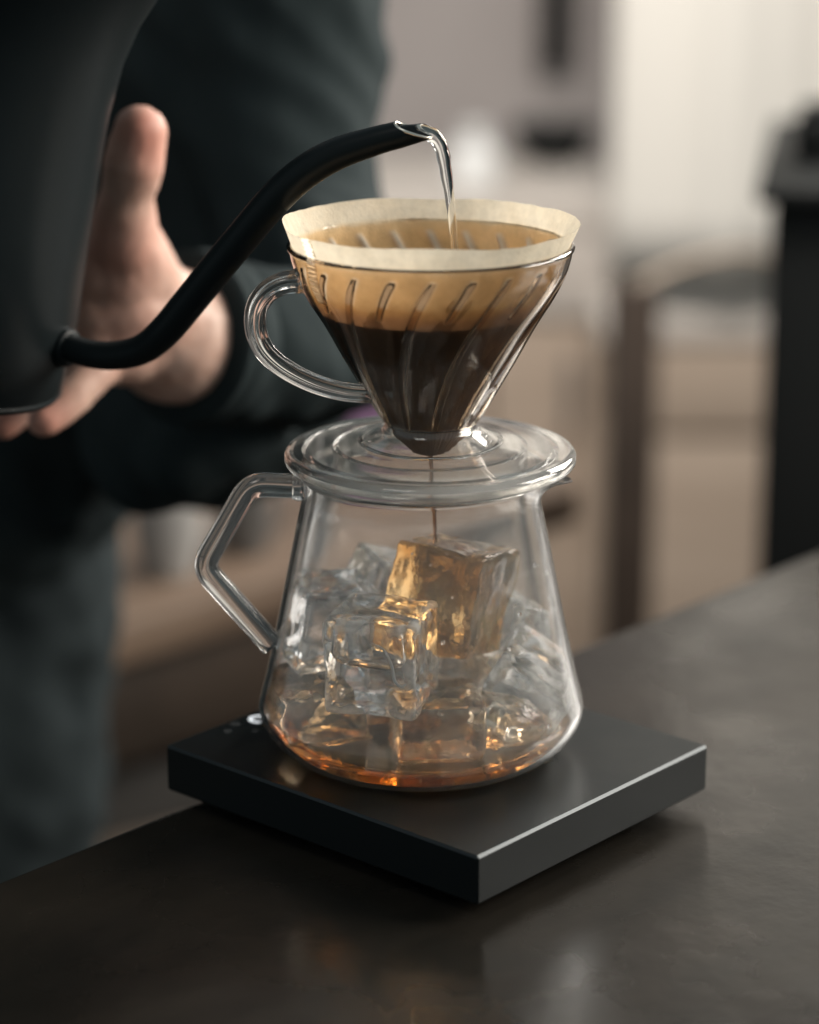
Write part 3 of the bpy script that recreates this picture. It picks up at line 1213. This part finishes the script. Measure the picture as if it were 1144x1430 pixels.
# thumb, up along the kettle wall
skin += chain([(P(203, 405, 0.178), 0.020), (P(172, 335, 0.160), 0.0175), (P(176, 272, 0.150), 0.0122), (P(187, 226, 0.146), 0.0142), (P(196, 184, 0.144), 0.0122)])
# fingers wrapped behind and under the kettle
skin += chain([(P(150, 390, 0.168), 0.0105), (P(85, 385, 0.176), 0.0098), (P(30, 400, 0.178), 0.009), (P(-10, 410, 0.176), 0.008)])
skin += chain([(P(150, 425, 0.168), 0.0105), (P(80, 440, 0.176), 0.0098), (P(20, 455, 0.178), 0.009), (P(-25, 465, 0.174), 0.008)])
skin += chain([(P(150, 455, 0.168), 0.0105), (P(85, 500, 0.174), 0.0098), (P(45, 555, 0.165), 0.009), (P(4, 592, 0.150), 0.0078)])
skin += chain([(P(160, 488, 0.166), 0.0120), (P(132, 520, 0.150), 0.0098), (P(98, 557, 0.138), 0.0092), (P(62, 588, 0.128), 0.0080)])
# other arm, reaching to the kettle handle outside the picture
ko = hk[len(hk) // 2]
oe = Vector((px0 - 0.25, 0.50, 0.10))
skin += chain([(Vector((px0 - 0.14, 0.54, 0.36)), 0.060), (Vector((px0 - 0.21, 0.54, 0.33)), 0.055), (oe, 0.040), (ko + Vector((-0.05, 0.12, 0.0)), 0.030), (ko + Vector((-0.02, 0.05, 0.0)), 0.027)])
skin += chain([(ko + Vector((-0.02, 0.05, 0.02)), 0.020), (ko + Vector((-0.02, 0.03, -0.03)), 0.020)])
for k in range(4):
    z = 0.03 - 0.02 * k
    skin += chain([(ko + Vector((-0.02, 0.03, z)), 0.010), (ko + Vector((-0.022, -0.008, z)), 0.009), (ko + Vector((0.006, -0.018, z)), 0.0085), (ko + Vector((0.017, -0.002, z)), 0.008)])
skin += chain([(ko + Vector((-0.01, 0.05, 0.03)), 0.012), (ko + Vector((0.016, 0.025, 0.045)), 0.010), (ko + Vector((0.018, 0.002, 0.05)), 0.009)])
V, F = joined(skin)
BLUSH = [(P(203, 176, 0.134), 0.012, 1.0), (P(206, 225, 0.136), 0.012, 0.6), (P(170, 345, 0.150), 0.020, 0.7), (P(62, 588, 0.122), 0.014, 0.9), (P(4, 592, 0.145), 0.014, 0.9), (P(185, 470, 0.15), 0.018, 0.45)]


def skin_relief(c):
    return 0.0007 * noise.noise(c * 70) + 0.0004 * noise.noise(c * 210) if c.x > P(-40, 400, 0.15).x and c.y < 0.24 else 0.0


body = remeshed('body', V, F, M_skin, 0.0026, person, smooth=5, disp=skin_relief)
bl = []
off = world_of(person).translation
for q in body.data.vertices:
    bl.append(min(1.0, sum(k * math.exp(-((q.co + off - p).length / d) ** 2) for p, d, k in BLUSH)))
at = body.data.attributes.new('blush', 'FLOAT', 'POINT')
at.data.foreach_set('value', bl)
# thumb nail side and knuckle are too soft to see; shirt over the body
def folds(c):
    return 0.0035 + 0.009 * noise.noise(Vector((c.x * 14 + c.z * 10, c.y * 14, c.z * 9))) + 0.005 * noise.noise(Vector((c.x * 40 + c.z * 30, c.y * 40, c.z * 26)))


cl = []
cl += chain([(Vector((px0, 0.56, 0.0)), 0.150), (Vector((px0, 0.56, 0.18)), 0.140), (Vector((px0, 0.55, 0.36)), 0.140)])
cl += chain([(Vector((px0 - 0.08, 0.56, 0.02)), 0.125), (Vector((px0 - 0.12, 0.55, 0.34)), 0.105)])
cl += chain([(Vector((px0 + 0.06, 0.56, 0.02)), 0.115), (Vector((px0 + 0.12, 0.55, 0.34)), 0.105)])
cl += chain([(Vector((px0 + 0.14, 0.54, 0.36)), 0.085), (sh[0], 0.066), (P(384, 130, 0.43), 0.055), (P(398, 330, 0.39), 0.050), (EL, 0.040)])
ca = (EL - CU0).normalized()
cl += chain([(CU0 + ca * 0.042, 0.038), (CU0.lerp(EL, 0.6), 0.040), (EL, 0.040)])
cl += chain([(P(255, -60, 0.50), 0.10), (P(270, 200, 0.50), 0.10), (P(290, 480, 0.47), 0.09)])
cl += chain([(P(380, 520, 0.33), 0.028), (P(320, 580, 0.30), 0.030), (P(250, 640, 0.29), 0.022)])
cl += chain([(P(290, 540, 0.36), 0.05), (P(240, 590, 0.34), 0.045), (P(215, 640, 0.33), 0.026)])
cl += chain([(Vector((px0 - 0.14, 0.54, 0.36)), 0.085), (Vector((px0 - 0.21, 0.54, 0.33)), 0.075), (oe, 0.058), (oe.lerp(ko, 0.35) + Vector((-0.03, 0.05, 0)), 0.050)])
V, F = joined(cl)
shirt = remeshed('shirt', V, F, M_shirt, 0.006, person, smooth=5, disp=folds)
cf = [CU0 + ca * 0.003, CU0 + ca * 0.034]
V, F = sweep([cf[0].lerp(cf[1], k / 8) for k in range(9)], lambda i, t: circ(0.0385 + 0.0035 * math.sin(math.pi * min(1, t * 1.2)) ** 0.5 + 0.001 * math.sin(i * 2.0), 36), up=(0, 0, 1))
mesh_obj('rolled_cuff', V, F, M_shirt, shirt, sharp=50)
tr = []
hx = P(-165, 700, 0.56).x
tr += chain([(Vector((hx - 0.06, 0.57, 0.02)), 0.125), (Vector((hx - 0.06, 0.57, -0.12)), 0.135)])
tr += chain([(Vector((hx + 0.022, 0.57, 0.03)), 0.120), (Vector((hx + 0.022, 0.57, -0.10)), 0.125), (Vector((hx + 0.005, 0.56, -0.50)), 0.090), (Vector((hx - 0.005, 0.58, -0.90)), 0.065)])
tr += chain([(Vector((hx - 0.14, 0.57, -0.10)), 0.120), (Vector((hx - 0.17, 0.56, -0.50)), 0.090), (Vector((hx - 0.18, 0.58, -0.90)), 0.065)])
V, F = joined(tr)
remeshed('trousers', V, F, M_jeans, 0.009, person, smooth=5, disp=folds)
sh_ = []
for dx in (-0.005, -0.18):
    sh_ += [capsule(Vector((hx + dx, 0.62, ZF + 0.045)), Vector((hx + dx, 0.47, ZF + 0.04)), 0.044, 0.038)]
V, F = joined(sh_)
remeshed('shoes', V, F, M_black, 0.008, person, smooth=3)

# ------------------------------------------------------------------ background furniture
# pale sideboard against the wall
def px_at(x, y, Y): return P(x, y, Y)


SY = 2.25
s0, s1 = P(330, 286, SY), P(856, 286, SY)
top_z = s0.z
sdb = thing('sideboard', ((s0.x + s1.x) / 2, SY + 0.22, ZF), 'long pale sideboard with tan wooden doors out of focus behind the dripper', 'sideboard')
xc, wx = (s0.x + s1.x) / 2, s1.x - s0.x
box('top', (xc, SY + 0.21, top_z - 0.015), (wx + 0.02, 0.46, 0.03), M_side, sdb)
zm = P(600, 440, SY).z
box('drawer_panel', (xc, SY + 0.195, (top_z - 0.03 + zm) / 2), (wx, 0.42, top_z - 0.03 - zm), M_side, sdb)
nd_ = 3
for k in range(nd_):
    x0 = s0.x + wx * k / nd_
    o = box('door', (x0 + wx / nd_ / 2, SY + 0.200, (zm + ZF + 0.06) / 2), (wx / nd_ - 0.006, 0.41, zm - ZF - 0.066), M_tan, sdb)
    box('handle', (x0 + wx / nd_ - 0.05, SY - 0.0165, zm - 0.10), (0.012, 0.02, 0.10), M_metal, o)
box('plinth', (xc, SY + 0.24, ZF + 0.028), (wx - 0.06, 0.36, 0.055), M_dkwood, sdb)

b0 = P(664, 288, SY + 0.08)
zb0 = top_z
bt = thing('white_bottle', (b0.x, SY + 0.12, zb0), 'small white bottle standing on the pale sideboard', 'bottle')
V, F = lathe([(0, zb0 + 0.001), (0.030, zb0 + 0.001), (0.034, zb0 + 0.005), (0.034, zb0 + 0.040), (0.026, zb0 + 0.056), (0.016, zb0 + 0.063), (0.016, zb0 + 0.068), (0, zb0 + 0.068)], (b0.x, SY + 0.12), 40)
mesh_obj('bottle_body', V, F, M_white, bt)
V, F = lathe([(0, zb0 + 0.0685), (0.018, zb0 + 0.0685), (0.018, zb0 + 0.081), (0, zb0 + 0.082)], (b0.x, SY + 0.12), 32)
mesh_obj('cap', V, F, M_white, bt)
d0 = P(780, 215, SY + 0.2)
bw = thing('dark_bowl', (d0.x, SY + 0.32, top_z), 'small dark bowl on the sideboard to the right of the white bottle', 'bowl')
V, F = lathe([(0, top_z + 0.001), (0.03, top_z + 0.001), (0.055, top_z + 0.03), (0.060, top_z + 0.055), (0.056, top_z + 0.055), (0.050, top_z + 0.03), (0.026, top_z + 0.008), (0, top_z + 0.006)], (d0.x, SY + 0.32), 40)
mesh_obj('bowl_wall', V, F, M_black, bw)
V, F = lathe([(0.026, top_z + 0.0005), (0.030, top_z + 0.0005), (0.030, top_z + 0.004), (0.026, top_z + 0.004)], (d0.x, SY + 0.32), 32, closed=True)
mesh_obj('foot_ring', V, F, M_black, bw)
# dark cloth hanging on the wall
c0, c1 = P(752, 100, WY - 0.03), P(800, 100, WY - 0.03)
nx, nz = 16, 20
V, F = [], []
for s in (0, 1):
    for i in range(nz + 1):
        for j in range(nx + 1):
            x = c0.x + (c1.x - c0.x) * j / nx
            z = c0.z + 0.42 * i / nz
            V.append((x, WY - 0.03 + 0.012 * math.sin(j * 1.3) * (1 - i / nz * 0.5) + 0.006 * s, z))
o_ = (nz + 1) * (nx + 1)
for i in range(nz):
    for j in range(nx):
        q = (i * (nx + 1) + j, i * (nx + 1) + j + 1, (i + 1) * (nx + 1) + j + 1, (i + 1) * (nx + 1) + j)
        F += [q, tuple(o_ + k for k in reversed(q))]
o = mesh_obj('hanging_cloth', V, F, M_black, None)
tag(o, 'narrow dark cloth hanging on the grey wall above the sideboard', 'cloth')

# cream curtain on the right
CY = 2.05
e0, e1 = P(852, 395, CY), P(1330, 395, CY)
nx, nz = 120, 14
V, F = [], []
for i in range(nz + 1):
    for j in range(nx + 1):
        t = j / nx
        x = e0.x + (e1.x - e0.x) * t
        z = e0.z + (0.95 - e0.z) * i / nz
        V.append((x, CY + 0.016 * math.sin(t * 13) + 0.004 * math.sin(t * 31 + 1), z))
for i in range(nz):
    for j in range(nx): F.append((i * (nx + 1) + j, i * (nx + 1) + j + 1, (i + 1) * (nx + 1) + j + 1, (i + 1) * (nx + 1) + j))
o = mesh_obj('cream_curtain', V, F, M_curtain, None, sharp=0)
so = o.modifiers.new('thick', 'SOLIDIFY')
so.thickness = 0.003
tag(o, 'bright cream curtain hanging in the background on the right', 'curtain')
# tan low cabinet under it
t0, t1 = P(846, 400, CY + 0.06), P(1330, 400, CY + 0.06)
cab = thing('low_cabinet', ((t0.x + t1.x) / 2, CY + 0.3, ZF), 'low tan wooden cabinet under the cream curtain', 'cabinet')
xc, wx = (t0.x + t1.x) / 2, t1.x - t0.x
ztc = t0.z - 0.03
box('top', (xc, CY + 0.26, ztc - 0.015), (wx + 0.02, 0.48, 0.03), M_side, cab)
zmid = P(950, 600, CY + 0.06).z
box('upper_drawer', (xc, CY + 0.237, (ztc - 0.03 + zmid + 0.005) / 2), (wx, 0.42, ztc - 0.03 - zmid - 0.005), M_tan, cab)
box('lower_drawer', (xc, CY + 0.237, (zmid - 0.005 + ZF + 0.05) / 2), (wx, 0.42, zmid - 0.005 - ZF - 0.05), M_tan, cab)
box('carcass', (xc, CY + 0.29, (ztc - 0.03 + ZF) / 2), (wx - 0.02, 0.41, ztc - 0.032 - ZF), M_tan, cab)

# dark post with a bent rail: the back of a dark chair
QY = 1.4
q0, q1 = P(852, 395, QY), P(922, 395, QY)
ch = thing('dark_chair', ((q0.x + q1.x) / 2, QY, ZF), 'dark chair with a thin bent back rail in front of the cream curtain', 'chair')
pz = q0.z
box('back_post', ((q0.x + q1.x) / 2, QY, (pz + ZF) / 2), (q1.x - q0.x, 0.03, pz - ZF), M_dkwood, ch, bev=0.006)
r2 = P(1110, 395, QY + 0.25)
box('back_post', (r2.x, QY + 0.28, (pz + ZF) / 2 - 0.01), (0.028, 0.028, pz - ZF - 0.02), M_black, ch, bev=0.006)
arc = catmull([tuple(p) for p in (P(890, 398, QY), P(930, 378, QY + 0.04), P(985, 360, QY + 0.11), P(1040, 352, QY + 0.18), P(1085, 362, QY + 0.25), Vector((r2.x, QY + 0.28, pz - 0.03)))], 6)
V, F = sweep(arc, lambda i, t: circ(0.0038, 12), up=(0, 0, 1))
mesh_obj('bent_rail', V, F, M_tan, ch)
sz = ZF + 0.45
sm = Vector(((q0.x + r2.x) / 2 + 0.10, QY + 0.02, sz))
box('seat', sm, (0.40, 0.40, 0.03), M_dkwood, ch, rz=R(35), bev=0.01)
for i, j in ((1, -1), (-1, -1)):
    p = sm + Matrix.Rotation(R(35), 3, 'Z') @ Vector((0.17 * i, 0.17 * j, 0))
    box('leg', (p.x, p.y, (sz - 0.016 + ZF) / 2), (0.03, 0.03, sz - 0.016 - ZF), M_black, ch, bev=0.004)

# tall black cabinet on the far right
BY = 0.95
k0, k1 = P(1078, 285, BY), P(1300, 285, BY)
bc = thing('black_cabinet', ((k0.x + k1.x) / 2, BY + 0.18, ZF), 'tall black cabinet with an overhanging top at the right edge', 'cabinet')
xc, wx = (k0.x + k1.x) / 2, k1.x - k0.x
BRZ = R(-9.5)
bcc = k0 + Matrix.Rotation(BRZ, 3, 'Z') @ Vector((wx / 2, 0.17, 0))
box('cabinet_body', (bcc.x, bcc.y, (k0.z + ZF) / 2), (wx, 0.34, k0.z - ZF), M_black, bc, rz=BRZ, bev=0.006)
box('cabinet_top', (bcc.x, bcc.y, k0.z + 0.008), (wx + 0.024, 0.37, 0.014), M_black, bc, rz=BRZ, bev=0.005)
kb = P(1150, 262, BY + 0.12)
o = thing('black_jar', (kb.x, BY + 0.12, k0.z + 0.015), 'round black jar standing on the tall black cabinet', 'jar')
zj = k0.z + 0.0155
V, F = lathe([(0, zj), (0.024, zj), (0.026, zj + 0.004), (0.026, zj + 0.030), (0.020, zj + 0.036), (0, zj + 0.036)], (kb.x, BY + 0.12), 32)
mesh_obj('jar_body', V, F, M_black, o)
V, F = lathe([(0, zj + 0.0365), (0.021, zj + 0.0365), (0.021, zj + 0.044), (0, zj + 0.045)], (kb.x, BY + 0.12), 32)
mesh_obj('lid', V, F, M_black, o)


# wooden table and bench on the left
def slab_frame(pa, pb, z):
    a, b = PZ(*pa, z), PZ(*pb, z)
    d = (b - a)
    d.z = 0
    d.normalize()
    return a, d, Vector((-d.y, d.x, 0)), math.atan2(d.y, d.x)


ZT = -0.20
a, d, nb, tz = slab_frame((98, 893), (391, 805), ZT)
tb = thing('wooden_table', (a + d * 0.5 + nb * 0.35 + Vector((0, 0, ZF - ZT))), 'brown wooden table behind the person, out of focus', 'table', rz=tz)
TL, TW, NB = 0.86, 0.72, 6
for k in range(NB):
    c = a + d * (TL / 2 - 0.30) + nb * (TW / NB * (k + 0.5))
    box('plank', (c.x, c.y, ZT - 0.0175), (TL, TW / NB - 0.004, 0.035), M_brown if k % 2 else M_tan if k == 3 else M_brown, tb, rz=tz, bev=0.003)
c = a + d * (TL / 2 - 0.30) + nb * 0.05
box('apron', (c.x, c.y, ZT - 0.085), (TL - 0.16, 0.025, 0.09), M_dkwood, tb, rz=tz)
for i in (0, 1):
    for j in (0, 1):
        c = a + d * (-0.22 + i * (TL - 0.16)) + nb * (0.06 + j * (TW - 0.12))
        box('leg', (c.x, c.y, (ZT - 0.036 + ZF) / 2), (0.06, 0.06, ZT - 0.036 - ZF), M_dkwood, tb, rz=tz)
ZBE = -0.36
a2, d2, nb2, bz = slab_frame((150, 932), (391, 884), ZBE)
be_ = thing('wooden_bench', (a2 + d2 * 0.4 + nb2 * 0.1 + Vector((0, 0, ZF - ZBE))), 'low wooden bench with a grey metal frame in front of the wooden table', 'bench', rz=bz)
for k in range(3):
    c = a2 + d2 * 0.0 + nb2 * (-0.16 + 0.075 * (k + 0.5))
    box('plank', (c.x, c.y, ZBE - 0.012), (0.52, 0.071, 0.024), M_brown, be_, rz=bz, bev=0.003)
c = a2 + d2 * 0.0 - nb2 * 0.155
box('metal_rail', (c.x, c.y, ZBE - 0.055), (0.52, 0.02, 0.055), M_metal, be_, rz=bz)
for i in (-0.22, 0.22):
    for j in (-0.14, 0.05):
        c = a2 + d2 * i + nb2 * j
        box('leg', (c.x, c.y, (ZBE - 0.026 + ZF) / 2), (0.04, 0.04, ZBE - 0.026 - ZF), M_dkwood, be_, rz=bz)
for (x, y, hgt, rr, lab) in ((237, 800, 0.075, 0.027, 'white cup on the wooden table, nearer the person'), (342, 770, 0.06, 0.024, 'grey white cup on the wooden table, nearer the server handle')):
    q = PZ(x, y, ZT)
    cu = thing('cup', (q.x, q.y, ZT), lab, 'cup', 'cups on the wooden table')
    z = ZT + 0.001
    V, F = lathe([(0, z), (rr * 0.75, z), (rr, z + hgt * 0.4), (rr * 1.05, z + hgt), (rr * 0.95, z + hgt), (rr * 0.88, z + hgt * 0.4), (rr * 0.6, z + 0.006), (0, z + 0.006)], (q.x, q.y), 32)
    mesh_obj('cup_wall', V, F, M_cup if rr > 0.025 else M_metal, cu)
    ang = R(20)
    hpth = [Vector((q.x + (rr * 0.9 + 0.016 * math.sin(t)) * math.cos(ang), q.y + (rr * 0.9 + 0.016 * math.sin(t)) * math.sin(ang), z + hgt * 0.55 + 0.018 * math.cos(t))) for t in np.linspace(0, math.pi, 12)]
    V, F = sweep(hpth, lambda i, t: circ(0.003, 10))
    mesh_obj('handle', V, F, M_cup if rr > 0.025 else M_metal, cu)
# purple folded cloth at the far end of the table
q = PZ(462, 590, ZT + 0.02)
bm = box_bm(0.13, 0.09, 0.035, 0.012, 3)
bmesh.ops.subdivide_edges(bm, edges=bm.edges[:], cuts=3, use_grid_fill=True)
V = [Matrix.Rotation(tz, 3, 'Z') @ (vv.co + Vector((0, 0, 0.003 * noise.noise(vv.co * 40)))) + Vector((q.x, q.y, ZT + 0.0205)) for vv in bm.verts]
bm.verts.index_update()
F = [tuple(vv.index for vv in f.verts) for f in bm.faces]
bm.free()
o = mesh_obj('folded_cloth', V, F, M_purple, None)
tag(o, 'folded purple cloth on the far part of the wooden table', 'cloth')

# ------------------------------------------------------------------ droplets of condensation in the server and on the foot
parts = []
rng = random.Random(3)
for k in range(30):
    z = rng.uniform(LEVEL + 0.004, rim_z - 0.012)
    a = rng.uniform(math.pi * 1.02, math.pi * 1.98)
    r = inner_r(z) - 0.0001
    s = rng.choice([0.0004, 0.0005, 0.0006, 0.0009])
    bm = bmesh.new()
    bmesh.ops.create_icosphere(bm, subdivisions=2, radius=s)
    bm.verts.index_update()
    parts.append(([Vector((AX + r * math.cos(a) + vv.co.x, r * math.sin(a) + vv.co.y, z + vv.co.z * 1.2)) for vv in bm.verts], [tuple(vv.index for vv in f.verts) for f in bm.faces]))
    bm.free()
V, F = joined(parts)
o = mesh_obj('water_droplets', V, F, M_water, None, sharp=0)
tag(o, 'tiny water droplets clinging to the inside of the glass server', 'droplets', kind='stuff')

parts = []
for k in range(24):
    i = rng.randrange(4, len(foot_o) - 2)
    r, z = foot_o[i]
    a = rng.choice([rng.uniform(1.02, 1.30), rng.uniform(1.70, 1.98)]) * math.pi
    sz_ = rng.choice([0.0003, 0.0004, 0.0005, 0.0007])
    bm = bmesh.new()
    bmesh.ops.create_icosphere(bm, subdivisions=2, radius=sz_)
    bm.verts.index_update()
    parts.append(([Vector((DX + (r + 0.0002) * math.cos(a), (r + 0.0002) * math.sin(a), z + 0.0002)) + q.co for q in bm.verts], [tuple(q.index for q in f.verts) for f in bm.faces]))
    bm.free()
V, F = joined(parts)
o = mesh_obj('foot_droplets', V, F, M_water, None, sharp=0)
tag(o, 'tiny water droplets on the clear foot below the dark tip of the cone', 'droplets', kind='stuff')
